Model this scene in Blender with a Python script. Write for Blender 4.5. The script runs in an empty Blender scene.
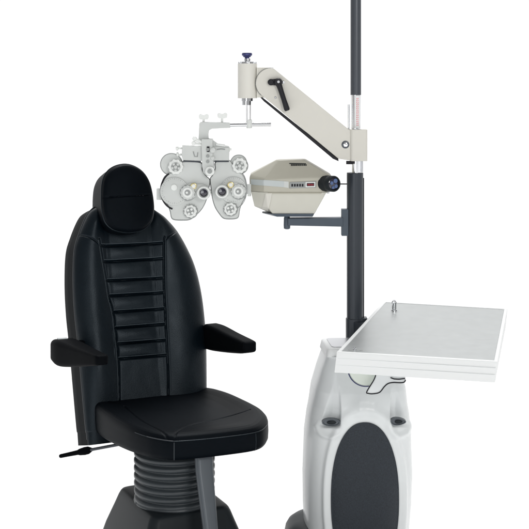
import bpy, bmesh, math, random
import numpy as np
from mathutils import Vector, Matrix
from mathutils.bvhtree import BVHTree
random.seed(7); rng = np.random.default_rng(7)
R = math.radians
scene = bpy.context.scene
C = scene.collection

# ------------------------------------------------------------------ camera geometry
F, CX, HY, HC = 1200.0, 264.5, 90.0, 1.70
def U(x, y, Y): return np.array([(x-CX)*Y/F, Y, HC-(y-HY)*Y/F])
def S(px, Y): return px*Y/F
def proj(p): return CX+F*p[0]/p[1], HY+F*(HC-p[2])/p[1]
def on_plane(x, y, P0, n):
    d = np.array([(x-CX)/F, 1.0, -(y-HY)/F]); o = np.array([0, 0, HC])
    t = np.dot(P0-o, n)/np.dot(d, n)
    return o+d*t
cam = bpy.data.cameras.new('camera'); co = bpy.data.objects.new('camera', cam); C.objects.link(co)
co.location = (0, 0, HC); co.rotation_euler = (R(90), 0, 0)
cam.sensor_width = 36; cam.lens = F/529*36; cam.shift_y = -(264.5-HY)/529
cam.clip_end = 400; cam.clip_start = .05
scene.camera = co

# ------------------------------------------------------------------ materials
def mat(name, col, rough=.5, metal=0, spec=.5, noise=0, nscale=60, bump=0, bscale=400, coat=0, rvar=0, bdist=.001):
    m = bpy.data.materials.new(name); m.use_nodes = True
    nt = m.node_tree; b = nt.nodes['Principled BSDF']
    b.inputs['Base Color'].default_value = (*col, 1); b.inputs['Roughness'].default_value = rough
    b.inputs['Metallic'].default_value = metal; b.inputs['Specular IOR Level'].default_value = spec
    b.inputs['Coat Weight'].default_value = coat; b.inputs['Coat Roughness'].default_value = .12
    tc = nt.nodes.new('ShaderNodeTexCoord')
    if noise or rvar:
        n = nt.nodes.new('ShaderNodeTexNoise'); n.inputs['Scale'].default_value = nscale; n.inputs['Detail'].default_value = 5
        nt.links.new(tc.outputs['Object'], n.inputs['Vector'])
    if noise:
        mx = nt.nodes.new('ShaderNodeMix'); mx.data_type = 'RGBA'
        mx.inputs[6].default_value = (*[c*(1-noise) for c in col], 1); mx.inputs[7].default_value = (*[min(1, c*(1+noise)) for c in col], 1)
        nt.links.new(n.outputs['Fac'], mx.inputs[0]); nt.links.new(mx.outputs[2], b.inputs['Base Color'])
    if rvar:
        mr = nt.nodes.new('ShaderNodeMapRange'); mr.inputs[1].default_value = .3; mr.inputs[2].default_value = .7
        mr.inputs[3].default_value = max(.02, rough-rvar); mr.inputs[4].default_value = rough+rvar
        nt.links.new(n.outputs['Fac'], mr.inputs[0]); nt.links.new(mr.outputs[0], b.inputs['Roughness'])
    if bump:
        n2 = nt.nodes.new('ShaderNodeTexNoise'); n2.inputs['Scale'].default_value = bscale; n2.inputs['Detail'].default_value = 4
        nt.links.new(tc.outputs['Object'], n2.inputs['Vector'])
        bp = nt.nodes.new('ShaderNodeBump'); bp.inputs['Strength'].default_value = bump; bp.inputs['Distance'].default_value = bdist
        nt.links.new(n2.outputs['Fac'], bp.inputs['Height']); nt.links.new(bp.outputs[0], b.inputs['Normal'])
    return m
M = dict(
 leather = mat('black_leather', (.0022, .0052, .0082), .36, spec=.27, noise=.25, nscale=9, bump=.55, bscale=330, rvar=.04),
 leather_dark = mat('black_leather_matt', (.0018, .003, .0048), .5, spec=.07, noise=.3, nscale=12, bump=.3, bscale=520),
 piping = mat('leather_piping_highlight', (.018, .024, .03), .4, spec=.4),
 stitch_highlight = mat('grey_stitching_highlight', (.075, .095, .11), .5, spec=.3),
 plastic = mat('black_plastic', (.0035, .004, .005), .55, spec=.015, bump=.15, bscale=900),
 rubber = mat('grey_rubber_bellows', (.036, .044, .050), .42, spec=.5, noise=.15, nscale=20),
 housing = mat('dark_grey_housing', (.014, .018, .021), .42, spec=.16, noise=.1, nscale=15, bump=.1, bscale=700),
 bar = mat('grey_painted_steel', (.085, .098, .112), .4, metal=.2, spec=.5, noise=.08, nscale=18),
 pole = mat('slate_painted_tube', (.058, .066, .078), .36, metal=.25, spec=.5, noise=.05, nscale=25),
 sleeve = mat('dark_slate_tube', (.030, .037, .047), .36, metal=.2, spec=.5, noise=.08, nscale=25),
 slate = mat('slate_bracket', (.065, .085, .11), .45, spec=.4, noise=.08, nscale=30),
 chrome = mat('polished_chrome', (.82, .83, .85), .12, metal=1),
 bright = mat('bright_plated_steel', (.9, .9, .91), .38, metal=.75),
 steel = mat('satin_steel', (.55, .56, .58), .32, metal=1),
 cream = mat('cream_enamel', (.65, .635, .58), .42, spec=.4, noise=.025, nscale=14, bump=.05, bscale=600),
 cream_light = mat('pale_enamel', (.70, .685, .63), .42, spec=.4),
 white = mat('white_glossy_shell', (.72, .745, .75), .24, spec=.38, noise=.02, nscale=6),
 white_matt = mat('white_tray_edge', (.75, .765, .765), .4, spec=.4, noise=.015, nscale=10),
 optic = mat('pale_grey_enamel', (.57, .59, .575), .32, spec=.5, noise=.04, nscale=30),
 optic_dark = mat('mid_grey_enamel', (.30, .315, .31), .35, spec=.5),
 knob = mat('white_knob', (.76, .78, .76), .28, spec=.5),
 brass = mat('pale_brass', (.62, .53, .27), .3, metal=.6),
 glass = mat('dark_lens', (.02, .018, .035), .08, spec=.9),
 navy = mat('navy_anodised', (.05, .055, .16), .35, metal=.6),
 panel = mat('speckled_charcoal_panel', (.021, .027, .035), .5, spec=.3, noise=.6, nscale=260, bump=.3, bscale=800),
 trim = mat('black_trim', (.008, .008, .012), .5, spec=.3),
 beige = mat('beige_plastic', (.47, .455, .385), .42, spec=.4, noise=.04, nscale=25, bump=.08, bscale=700),
 beige_light = mat('pale_beige_plastic', (.60, .59, .525), .42, spec=.4, noise=.03, nscale=25),
 band = mat('pale_blue_grey_band', (.50, .54, .54), .3, spec=.5),
 led = mat('red_display', (.30, .015, .03), .3),
 blue = mat('blue_lens_reflection', (.08, .13, .28), .2, spec=.8),
 redink = mat('red_ink', (.75, .16, .18), .5),
 green = mat('pale_green_plastic', (.72, .77, .70), .3, spec=.5),
 blue_edge = mat('navy_rim', (.02, .025, .12), .4),
)
# brushed steel tray top
def tray_mat():
    m = mat('brushed_tray_metal', (.43, .445, .445), .34, metal=.85)
    nt = m.node_tree; b = nt.nodes['Principled BSDF']; tc = nt.nodes.new('ShaderNodeTexCoord')
    mp = nt.nodes.new('ShaderNodeMapping'); mp.inputs['Scale'].default_value = (4, 220, 4); mp.inputs['Rotation'].default_value = (0, 0, R(10))
    n = nt.nodes.new('ShaderNodeTexNoise'); n.inputs['Scale'].default_value = 3; n.inputs['Detail'].default_value = 3
    nt.links.new(tc.outputs['Object'], mp.inputs[0]); nt.links.new(mp.outputs[0], n.inputs['Vector'])
    mr = nt.nodes.new('ShaderNodeMapRange'); mr.inputs[3].default_value = .26; mr.inputs[4].default_value = .42
    nt.links.new(n.outputs['Fac'], mr.inputs[0]); nt.links.new(mr.outputs[0], b.inputs['Roughness'])
    n3 = nt.nodes.new('ShaderNodeTexNoise'); n3.inputs['Scale'].default_value = 26; n3.inputs['Detail'].default_value = 6
    nt.links.new(tc.outputs['Object'], n3.inputs['Vector'])
    mx = nt.nodes.new('ShaderNodeMix'); mx.data_type = 'RGBA'
    mx.inputs[6].default_value = (.365, .378, .378, 1); mx.inputs[7].default_value = (.425, .44, .44, 1)
    nt.links.new(n3.outputs['Fac'], mx.inputs[0]); nt.links.new(mx.outputs[2], b.inputs['Base Color'])
    return m
M['tray'] = tray_mat()
for k_ in ('leather', 'leather_dark', 'plastic'): M[k_].node_tree.nodes['Principled BSDF'].inputs['Specular Tint'].default_value = (.78, .90, 1, 1)

# ------------------------------------------------------------------ object helpers
def thing(name, label, cat, loc):
    o = bpy.data.objects.new(name, None); C.objects.link(o); o.location = loc; o.empty_display_size = .1
    o['label'] = label; o['category'] = cat
    return o
class MB:
    def __init__(s): s.v = []; s.f = []
    def add(s, vs, fs):
        k = len(s.v); s.v += [tuple(float(c) for c in p) for p in vs]; s.f += [tuple(i+k for i in f) for f in fs]
        return s
    def prism(s, pts, ext):
        """closed polygon pts (3D) pushed along ext"""
        n = len(pts); e = np.array(ext, float)
        s.add(list(pts)+[np.array(p)+e for p in pts],
              [tuple(range(n)), tuple(range(2*n-1, n-1, -1))]+[(i, i+n, (i+1) % n+n, (i+1) % n) for i in range(n)])
        return s
    def box(s, x0, y0, x1, y1, Y, d):
        return s.prism([U(x0, y0, Y), U(x1, y0, Y), U(x1, y1, Y), U(x0, y1, Y)], (0, d, 0))
    def tube(s, p0, p1, r0, r1=None, n=32, cap=True):
        r1 = r0 if r1 is None else r1
        return s.lathe(p0, np.array(p1)-np.array(p0), [(0, r0), (1, r1)], n, cap)
    def lathe(s, p0, ax, prof, n=40, cap=True):
        """prof: (t along ax, radius)"""
        p0 = np.array(p0, float); ax = np.array(ax, float); a = ax/np.linalg.norm(ax)
        h = np.array([0, 0, 1.]) if abs(a[2]) < .9 else np.array([1., 0, 0])
        u = np.cross(a, h); u /= np.linalg.norm(u); w = np.cross(a, u)
        vs = []; m = len(prof)
        for t, r in prof:
            for i in range(n):
                g = 2*math.pi*i/n; vs.append(p0+ax*t+(u*math.cos(g)+w*math.sin(g))*r)
        fs = [(j*n+i, j*n+(i+1) % n, (j+1)*n+(i+1) % n, (j+1)*n+i) for j in range(m-1) for i in range(n)]
        if cap: fs += [tuple(range(n-1, -1, -1)), tuple(range((m-1)*n, m*n))]
        return s.add(vs, fs)
    def loft(s, rings, cap=True, closed=True):
        n = len(rings[0]); m = len(rings); vs = [p for r in rings for p in r]
        k = n if closed else n-1
        fs = [(j*n+i, j*n+(i+1) % n, (j+1)*n+(i+1) % n, (j+1)*n+i) for j in range(m-1) for i in range(k)]
        if cap: fs += [tuple(range(n-1, -1, -1)), tuple(range((m-1)*n, m*n))]
        return s.add(vs, fs)
    def path(s, pts, r, n=10, closed=False):
        pts = [np.array(p, float) for p in pts]; rings = []; N = len(pts)
        for i, p in enumerate(pts):
            a = pts[(i+1) % N] if (closed or i < N-1) else p; b = pts[i-1] if (closed or i > 0) else p
            t = a-b; t /= np.linalg.norm(t)+1e-12
            h = np.array([0, 1., 0]) if abs(t[1]) < .9 else np.array([0, 0, 1.])
            u = np.cross(t, h); u /= np.linalg.norm(u); w = np.cross(t, u)
            rings.append([p+(u*math.cos(2*math.pi*k/n)+w*math.sin(2*math.pi*k/n))*r for k in range(n)])
        if closed: rings.append(rings[0])
        return s.loft(rings, cap=not closed)
    def torus(s, c, ax, Rr, r, n=40):
        a = np.array(ax, float); a /= np.linalg.norm(a); h = np.array([0, 0, 1.]) if abs(a[2]) < .9 else np.array([1., 0, 0])
        u = np.cross(a, h); u /= np.linalg.norm(u); w = np.cross(a, u)
        return s.path([np.array(c)+(u*math.cos(2*math.pi*i/n)+w*math.sin(2*math.pi*i/n))*Rr for i in range(n)], r, 8, True)
    def build(s, name, m, root, parent=None, bevel=0, seg=3, smooth=35, sub=0, label=None):
        me = bpy.data.meshes.new(name); L = np.array(root.location) if root else np.zeros(3)
        me.from_pydata([tuple(np.array(v)-L) for v in s.v], [], s.f); me.update()
        bm = bmesh.new(); bm.from_mesh(me); bmesh.ops.remove_doubles(bm, verts=bm.verts, dist=1e-6)
        bmesh.ops.recalc_face_normals(bm, faces=bm.faces); bm.to_mesh(me); bm.free()
        me.materials.append(M[m]); me.shade_smooth(); me.set_sharp_from_angle(angle=R(smooth))
        o = bpy.data.objects.new(name, me); C.objects.link(o)
        if parent is not None or root is not None: o.parent = parent or root
        if bevel:
            b = o.modifiers.new('bevel', 'BEVEL'); b.width = bevel; b.segments = seg; b.limit_method = 'ANGLE'; b.angle_limit = R(30)
            b.harden_normals = False
            me.set_sharp_from_angle(angle=R(180))
            w = o.modifiers.new('wn', 'WEIGHTED_NORMAL'); w.keep_sharp = True
        if sub:
            b = o.modifiers.new('subd', 'SUBSURF'); b.levels = sub; b.render_levels = sub
        if label: o['label'] = label
        return o
def catmull(pts, n, closed=True):
    """resample a smooth curve through pts evenly into n points"""
    P = [np.array(p, float) for p in pts]; N = len(P); out = []
    for i in range(N if closed else N-1):
        g = lambda k: P[k % N] if closed else P[min(max(k, 0), N-1)]
        p0, p1, p2, p3 = g(i-1), g(i), g(i+1), g(i+2)
        for t in np.linspace(0, 1, 24, endpoint=False):
            out.append(.5*((2*p1)+(-p0+p2)*t+(2*p0-5*p1+4*p2-p3)*t*t+(-p0+3*p1-3*p2+p3)*t**3))
    if not closed: out.append(P[-1])
    A = np.array(out); B = np.vstack([A, A[:1]]) if closed else A
    L = np.concatenate([[0], np.cumsum(np.linalg.norm(np.diff(B, axis=0), axis=1))])
    q = np.linspace(0, L[-1], n, endpoint=not closed)
    return np.stack([np.interp(q, L, B[:, k]) for k in range(A.shape[1])], 1)
def poly_dist(P, line):
    """distance of points P (n,2) to a polyline"""
    line = np.array(line, float); best = np.full(len(P), 1e9)
    for a, b in zip(line[:-1], line[1:]):
        d = b-a; t = np.clip(((P-a)@d)/max(d@d, 1e-12), 0, 1)
        best = np.minimum(best, np.linalg.norm(P-(a+t[:, None]*d), axis=1))
    return best
def sm(x, a, b):
    t = np.clip((x-a)/(b-a), 0, 1); return t*t*(3-2*t)

# ================================================================== SETTING
mb = MB(); mb.add([(-60, -20, 0), (60, -20, 0), (60, 160, 0), (-60, 160, 0)], [(0, 1, 2, 3)])
M['floor'] = mat('white_studio_floor', (.93, .93, .93), .9, spec=.0)
fl = mb.build('floor', 'floor', None); fl['kind'] = 'structure'

# ================================================================== CHAIR
YAW = R(25)
W = np.array([math.cos(YAW), math.sin(YAW), 0]); Bk = np.array([-math.sin(YAW), math.cos(YAW), 0]); Z = np.array([0, 0, 1.])
ZS = .56
pBL, pBR = on_plane(92, 405, np.array([0, 0, ZS]), Z), on_plane(209, 392, np.array([0, 0, ZS]), Z)
O = (pBL+pBR)/2; O0 = np.array([O[0], O[1], 0])
def loc(b, x, y):            # point seen at x,y on the vertical plane b behind the chair's back line
    return on_plane(x, y, O0+Bk*b, Bk)
chair = thing('examination_chair', 'black leather reclining patient chair with headrest and armrests on a ribbed bellows column', 'chair', (-.311, 4.15, 0))

# ---- backrest
REC = R(15)
V = Z*math.cos(REC)+Bk*math.sin(REC); Nn = -Bk*math.cos(REC)+Z*math.sin(REC)
def buv(x, y, d=0):
    p = on_plane(x, y, O+Nn*d, Nn)-O
    return np.array([p@W, p@V])
def bpt(u, v, d): return O+W*u+V*v+Nn*d
left = [(89, 432), (88, 428), (84.5, 390), (80.5, 345), (77, 312), (75.5, 280), (76.5, 250), (81, 233), (88.5, 215), (96, 206), (104, 201)]
right = [(209, 430), (209, 420), (209, 392), (208.5, 345), (207, 320), (203.5, 292), (197.5, 267), (189, 247), (179, 230), (168, 217.5), (158, 210.5), (150, 206)]
Lc = catmull([buv(*p) for p in left], 200, False); Rc = catmull([buv(*p) for p in right], 200, False)
vtop = max(Lc[-1][1], Rc[-1][1])+.012
vbot = min(Lc[0][1], Rc[0][1])
def edges(v):
    uL = np.interp(v, Lc[:, 1], Lc[:, 0]); uR = np.interp(v, Rc[:, 1], Rc[:, 0])
    return uL, uR
grooves = []   # (polyline uv, half width, depth)
panL = [(98.5, 240), (99.6, 246), (102.5, 262), (106, 280), (108.5, 296), (113, 312), (115, 328), (117, 344), (118.5, 359), (119.5, 380), (120, 430)]
panR = [(163.5, 238), (163, 244), (163.2, 259), (163.6, 279), (164, 293), (165, 309), (165.6, 324), (166.6, 340), (167.3, 355), (168.5, 380), (169, 430)]
pL = catmull([buv(*p) for p in panL], 80, False); pR = catmull([buv(*p) for p in panR], 80, False)
chan = [((99.6, 246), (163, 243.3)), ((102.5, 261.8), (163, 258.6)), ((106, 280.6), (163.5, 278)), ((108.5, 295.8), (164, 292.6)),
        ((113, 312), (165, 308.6)), ((114.6, 328), (165.6, 324)), ((116.8, 343.8), (166.6, 340)), ((118.2, 359), (167.3, 355))]
for a, b in chan: grooves.append(([buv(*a), buv(*b)], .0042, .0085))
grooves.append((pL, .0044, .008)); grooves.append((pR, .0044, .008))
grooves.append((catmull([buv(*p) for p in [(99.6, 246), (94, 241), (87, 237), (80, 234)]], 20, False), .003, .005))
grooves.append((catmull([buv(*p) for p in [(163, 244), (165, 239), (171, 235), (178, 231), (184, 229)]], 20, False), .003, .005))
rows = 620; cols = 400
vv = vbot+(vtop-vbot)*(1-(1-np.linspace(0, 1, rows))**1.35)
T = .150
secs = []
for v in vv:
    uL, uR = edges(v)
    if v > Lc[-1][1]-.004 or True:
        k = max(0, (v-(vtop-.05))/.05); c = (uL+uR)/2; h = (uR-uL)/2*math.sqrt(max(1e-4, 1-k*k)); uL, uR = c-h, c+h
    tt = math.sqrt(max(.001, 1-max(0, (v-(vtop-.035))/.035)**2))
    s = np.linspace(-1, 1, cols); s = np.sin(s*math.pi/2*.93)/math.sin(math.pi/2*.93)
    u = (uL+uR)/2+(uR-uL)/2*s
    edge = (1-np.abs(s)**7)**(1/2.2)
    w = (uR-uL)
    a, b = np.interp(v, pL[:, 1], pL[:, 0]), np.interp(v, pR[:, 1], pR[:, 0])
    # bolsters swell, centre lies back a little
    dl = np.where(u < a, np.sin(np.clip((u-uL)/max(a-uL, 1e-4), 0, 1)*math.pi), 0)
    dr = np.where(u > b, np.sin(np.clip((uR-u)/max(uR-b, 1e-4), 0, 1)*math.pi), 0)
    amp = .020*sm(v, vbot, .15)*(1-sm(v, .66, .76))
    d = (-.030+.030*edge)+amp*(dl+dr)-.004*(1-sm(v, .70, .8))*sm(u, a-.004, a+.02)*sm(-u, -b-.004, -b+.02)
    secs.append((v, u, d*tt, tt, uL, uR))
P = np.array([[uu, sc[0]] for sc in secs for uu in sc[1]])
disp = np.zeros(len(P))
for line, hw, dep in grooves:
    dist = poly_dist(P, line); disp = np.maximum(disp, dep*np.exp(-(dist/hw)**2))
# every channel pad between the grooves is softly puffed
vch = [buv((a[0]+b[0])/2, (a[1]+b[1])/2)[1] for a, b in chan]
iL, iR = np.interp(P[:, 1], pL[:, 1], pL[:, 0]), np.interp(P[:, 1], pR[:, 1], pR[:, 0]); ins = (P[:, 0] > iL) & (P[:, 0] < iR); tx = np.clip((P[:, 0]-iL)/np.maximum(iR-iL, 1e-4), 0, 1); fade = (4*tx*(1-tx)+1e-6)**.8
for hi, lo in zip(vch[:-1], vch[1:]):
    t = np.clip((P[:, 1]-lo)/(hi-lo), 0, 1); disp -= np.where(ins & (P[:, 1] > lo) & (P[:, 1] < hi), .0085*fade*np.sin(t*math.pi)**.75, 0)
# soft wrinkles
disp += .00022*np.sin(P[:, 0]*95+3*np.sin(P[:, 1]*22))*np.sin(P[:, 1]*31+P[:, 0]*25)
disp = disp.reshape(rows, cols)
rings = []
for k, (v, u, d, tt, uL, uR) in enumerate(secs):
    front = [bpt(uu, v, dd) for uu, dd in zip(u, d-disp[k])]
    e = d[-1]; back = []
    for f, i in ((.45, .0), (.8, .002), (.95, .010), (1.0, .028)): back.append(bpt(uR-i, v, -.03*tt-(T-.03)*f*tt))
    for f, i in ((1.0, .020), (.95, .002), (.8, -.008), (.45, -.005)): back.append(bpt(uL+i, v, -.03*tt-(T-.03)*f*tt))
    rings.append(front+back)
mb = MB().loft(rings)
backrest = mb.build('backrest', 'leather', chair, smooth=60, label='tall channel-stitched backrest with side bolsters')
M['leather_side'] = mat('black_leather_shaded_side', (.0025, .004, .0055), .6, spec=.05, noise=.3, nscale=12, bump=.3, bscale=520)
backrest.data.materials.append(M['leather_side'])
for p_ in backrest.data.polygons:
    if np.array(p_.normal)@Nn < .15: p_.material_index = 1  # duller copy of the leather, keeping the sides in shade without sheen
# pale stitches, partly painted highlights, along the upper lip of every channel and the panel seams
def skin(u, v, lift=.0004):
    k = int(np.argmin(np.abs(vv-v))); d = np.interp(u, secs[k][1], secs[k][2]-disp[k]); return bpt(u, v, d+lift)
for a, b in chan:
    A_, B_ = buv(*a), buv(*b); pts = []
    for t in np.linspace(.02, .98, 60):
        q = A_+(B_-A_)*t; pts.append(skin(q[0], q[1]+.0066))
    MB().path(pts, .0009, 6).build('stitching_highlight', 'stitch_highlight', chair, backrest)
for line, sgn in ((pL, 1), (pR, -1)):
    pts = [skin(q[0]-sgn*.0052, q[1]) for q in line if ZS-O[2]-.02 < q[1] < Lc[-1][1]-.1]
    MB().path(pts, .0008, 6).build('stitching_highlight', 'stitch_highlight', chair, backrest)
# piping along the backrest's rim, left side paled to paint a light streak
rim = [bpt(*edges(v), 0) if False else None for v in ()]
for side in (0, 1):
    pts = []
    for v in np.linspace(vbot+.02, Lc[-1][1]-.01 if side == 0 else Rc[-1][1]-.01, 90):
        e = edges(v); pts.append(bpt(e[side]+(.001 if side == 0 else -.001), v, -.030))
    MB().path(pts, .0034, 8).build('piping', 'piping' if side == 0 else 'leather', chair, backrest)

# ---- headrest (a deep pillow standing proud of the backrest)
HD = .085
hp = [(126, 163), (135.5, 165), (144, 170.5), (150, 179), (153.2, 189), (155.3, 203), (155, 214), (151.8, 222.5), (144.5, 229), (134, 231.4), (124, 231.2), (114, 228.3), (107, 221.5), (103.8, 211), (102.8, 197), (104, 181), (108, 171.5), (115.5, 165.5)]
ho = catmull([buv(*p, HD) for p in hp], 160); hc = ho.mean(0)
rings = []
depths = [(.02, .008), (.2, .008), (.4, .0075), (.6, .0065), (.75, .005), (.86, .002), (.92, -.001), (.955, -.005), (.98, -.011), (.995, -.018), (1, -.026), (1, -.05), (.995, -.10), (.985, -.135), (.96, -.15), (.9, -.158), (.02, -.16)]
fine = []
for (s0, d0), (s1, d1) in zip(depths[:-1], depths[1:]):
    n = 5 if s1 < .97 else 2
    for t in np.linspace(0, 1, n, endpoint=False): fine.append((s0+(s1-s0)*t, d0+(d1-d0)*t))
fine.append(depths[-1])
cr = [buv(104, 197.5, HD), buv(152.5, 195, HD)]
for s_, d_ in fine:
    q = hc+(ho-hc)*s_; dd = np.full(len(q), HD+d_)
    if d_ > -.02: dd -= .0045*np.exp(-(poly_dist(q, cr)/.0028)**2)
    rings.append([bpt(a[0], a[1], x) for a, x in zip(q, dd)])
headrest = MB().loft(rings).build('headrest', 'leather_dark', chair, smooth=60, label='rounded black headrest pillow with a horizontal seam')
pp = [bpt(a[0], a[1], HD-.022) for a in hc+(ho-hc)*1.0]
MB().path(pp, .0026, 8, True).build('piping', 'leather', chair, headrest)
# faint woven maker's tab sitting on the seam
mb = MB()
for i in range(9):
    x = 118+i*3.0; a = buv(x, 196.8-.05*i, HD); w_ = .0038
    mb.prism([bpt(a[0], a[1]-.002, HD+.0035), bpt(a[0]+w_*1.5, a[1]-.002, HD+.0035), bpt(a[0]+w_*1.5, a[1]+.003+.001*(i % 3), HD+.0035), bpt(a[0], a[1]+.003+.001*(i % 3), HD+.0035)], -Nn*.01)
mb.build('embroidered_mark', 'trim', chair, headrest)

# ---- seat
sp = [(92, 405), (98, 411.5), (110, 420.5), (128, 430.5), (146, 437.3), (160, 440.6), (172, 442.3), (178, 442.4), (200, 440.8), (230, 437.6), (252, 434.4), (262, 431), (267.3, 425), (267.6, 419.5), (263, 414), (256, 409.5), (246, 404.5), (233.6, 398.8), (222, 394.8), (209, 392)]
so = [on_plane(*p, np.array([0, 0, ZS-.012]), Z)[:2] for p in sp]
so.append((O+W*.17+Bk*.10)[:2]); so.append((O-W*.17+Bk*.10)[:2]); so.append((O-W*.205+Bk*.03)[:2])
so = catmull(so, 600); sc_ = so.mean(0)
bloc = (so-O0[:2])@Bk[:2]                      # 0 at back .. about -.5 front
thick = .060+.028*np.clip((bloc+.55)/.55, 0, 1)
prof = [(.02, 0, 0), (.2, 0, 0), (.4, .001, 0), (.6, .003, 0), (.74, .006, 0), (.84, .0095, 0), (.90, .0105, 0), (.94, .0088, 0), (.97, .004, 0), (.99, -.003, 0), (1.0, -.012, 0), (1.004, -.012, .45), (1.0, -.012, .8), (.985, -.012, .96), (.95, -.012, 1.0), (.02, -.012, 1.0)]
fine = []
for a, b in zip(prof[:-1], prof[1:]):
    n = 22 if b[0] < .96 and b[2] == 0 else 3
    for t in np.linspace(0, 1, n, endpoint=False): fine.append(tuple(a[i]+(b[i]-a[i])*t for i in range(3)))
fine.append(prof[-1])
sg = [catmull([on_plane(*p, np.array([0, 0, ZS]), Z)[:2] for p in l], 60, False) for l in
      ([(173, 442), (176, 436), (182, 430.5), (192, 425.5), (204, 422.5), (225, 418), (250, 412)], [(174, 442), (158, 432), (140, 421), (124, 407)])]
rings = []
for s_, z_, t_ in fine:
    q = sc_+(so-sc_)*s_; zz = ZS+z_-t_*thick
    if t_ == 0 and s_ > .05:
        g = np.zeros(len(q))
        for l in sg: g = np.maximum(g, .0035*np.exp(-(poly_dist(q, l)/.003)**2))
        zz = zz-g
    rings.append([np.array([a[0], a[1], z]) for a, z in zip(q, zz*np.ones(len(q)))])
seat = MB().loft(rings).build('seat', 'leather_dark', chair, smooth=60, label='wide black seat cushion with rounded front')
# seam piping around the rim and down the two front corners
def seat_rim(x, y):
    p = on_plane(x, y, np.array([0, 0, ZS-.010]), Z); i = np.argmin(np.linalg.norm(so-p[:2], axis=1)); return i
i0, i1 = seat_rim(134, 433), seat_rim(267, 424)
MB().path([np.array([*(sc_+(so[i]-sc_)*.999), ZS-.0085]) for i in range(min(i0, i1), max(i0, i1))], .0016, 8).build('piping', 'leather', chair, seat)
ia, ib = sorted((seat_rim(146, 437.3), seat_rim(173.5, 442)))
MB().path([np.array([*(sc_+(so[i]-sc_)*.9995), ZS-.0083]) for i in range(ia, ib)], .0017, 8).build('corner_seam', 'piping', chair, seat)  # pale run laid over the rim piping as a painted highlight
for k in (seat_rim(173.5, 442), seat_rim(257, 433.6)):
    pts = [np.array([*(sc_+(so[k]-sc_)*f), ZS-.012-t*thick[k]]) for f, t in ((1.0, 0), (1.002, .2), (1.004, .45), (1.0, .8), (.986, .95))]
    MB().path(pts, .0018, 8).build('corner_seam', 'piping' if pts[0][0] < -.2 else 'leather', chair, seat)
# seat pan below the cushion
q = sc_+(so[::12]-sc_)*.62
MB().prism([np.array([a[0], a[1], ZS-.070]) for a in q], (0, 0, -.035)).build('seat_frame', 'housing', chair, bevel=.004)

# ---- armrests
def rrect(c, ax, ay, hw, hh, r, n=6):
    out = []
    for sx, sy, a0 in ((1, 1, 0), (-1, 1, 90), (-1, -1, 180), (1, -1, 270)):
        for k in range(n+1):
            g = R(a0+90*k/n); out.append(c+ax*(sx*(hw-r)+r*math.cos(g))+ay*(sy*(hh-r)+r*math.sin(g)))
    return out
def armrest(secs, label):
    rings = []; secs = [np.array(s, float) for s in secs]
    S_ = catmull(secs, 26, False)
    n = len(S_)
    for i, (b, xl, xr, yt, yb) in enumerate(S_):
        a = loc(b, xl, (yt+yb)/2); c = loc(b, xr, (yt+yb)/2); hw = np.linalg.norm(c-a)/2; m = (a+c)/2
        hh = (yb-yt)/2*m[1]/F
        rings.append(rrect(m, W, Z, hw, hh, min(hw, hh)*.45))
    for e, sgn in ((0, 1), (-1, -1)):
        c = np.mean(rings[e], axis=0); base = rings[e]; extra = []
        for f, o_ in ((.93, .004), (.8, .009), (.5, .013), (.05, .014)): extra.append([c+(np.array(p)-c)*f+Bk*sgn*o_ for p in base])
        rings = (extra[::-1]+rings) if e == 0 else rings+extra
    return MB().loft(rings).build('armrest', 'plastic', chair, smooth=50, label=label)
aL = armrest([(.01, 50.5, 75, 338.5, 361), (-.05, 55, 79, 339.5, 365.5), (-.15, 67, 88, 344, 366.5), (-.28, 83, 99, 350.2, 366), (-.37, 95, 108, 354.8, 365.2)], 'tapered black armrest on the left of the seat')
aR = armrest([(.07, 203, 219, 323.5, 348.5), (.0, 211, 227, 326, 350.5), (-.13, 225, 240, 333, 352.3), (-.26, 238, 252, 339, 353.2), (-.31, 243, 256, 341.5, 352.5)], 'tapered black armrest on the right of the seat')
# pale cap at the outer corner of the left armrest
a, b = loc(-.01, 57, 337.7), loc(-.01, 66.5, 337.5)
MB().prism([a, b, b-Bk*.02, a-Bk*.02], (0, 0, -.004)).build('hinge_cap', 'band', chair, aL, bevel=.001)
for arm_o, side_, b_, x_, y_ in ((aL, -1, -.01, 64, 352), (aR, 1, .05, 213, 337)):
    q0 = bpt(side_*.17, .235, -.085); q1 = loc(b_, x_, y_)
    e_ = q1-q0; k0 = rrect(q0, Bk, Z, .022, .02, .01); k1 = rrect(q1, Bk, Z, .018, .016, .008)
    MB().loft([k0, k1]).build('armrest_bracket', 'plastic', chair)

# ---- recline lever
Yl = 4.32
MB().tube(U(88, 450.3, Yl), U(135, 441.5, Yl-.05), S(1.5, Yl), n=16).build('lever_rod', 'pole', chair)
p0, p1 = U(91, 449.7, Yl), U(59.5, 456.3, Yl+.02)
MB().lathe(p0, p1-p0, [(-.04, S(1.6, Yl)), (0, S(2.3, Yl)), (.08, S(3.7, Yl)), (.2, S(3.9, Yl)), (.36, S(3.2, Yl)), (.42, S(2.4, Yl)), (.7, S(2.1, Yl)), (.97, S(1.9, Yl)), (1, S(1.3, Yl))], 24).build('lever_grip', 'plastic', chair)

# ---- bellows
bc = np.array([(174.5-CX)*4.15/F, 4.15, 0]); RB = S(40.2, 4.13)
ztop, zbot = .515, .284; nrib = 9
prof = []
for i in range(nrib*12+1):
    t = i/(nrib*12); ph = t*nrib*2*math.pi
    r = RB*(1+.012*math.sin(t*math.pi))-.012*(.5+.5*math.cos(ph))**2.2
    prof.append((ztop+(zbot-ztop)*t, r))
mb = MB().lathe(bc, Z, prof, 96)
mb.build('bellows', 'rubber', chair, smooth=80, label='ribbed grey rubber bellows around the lifting column')
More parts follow.
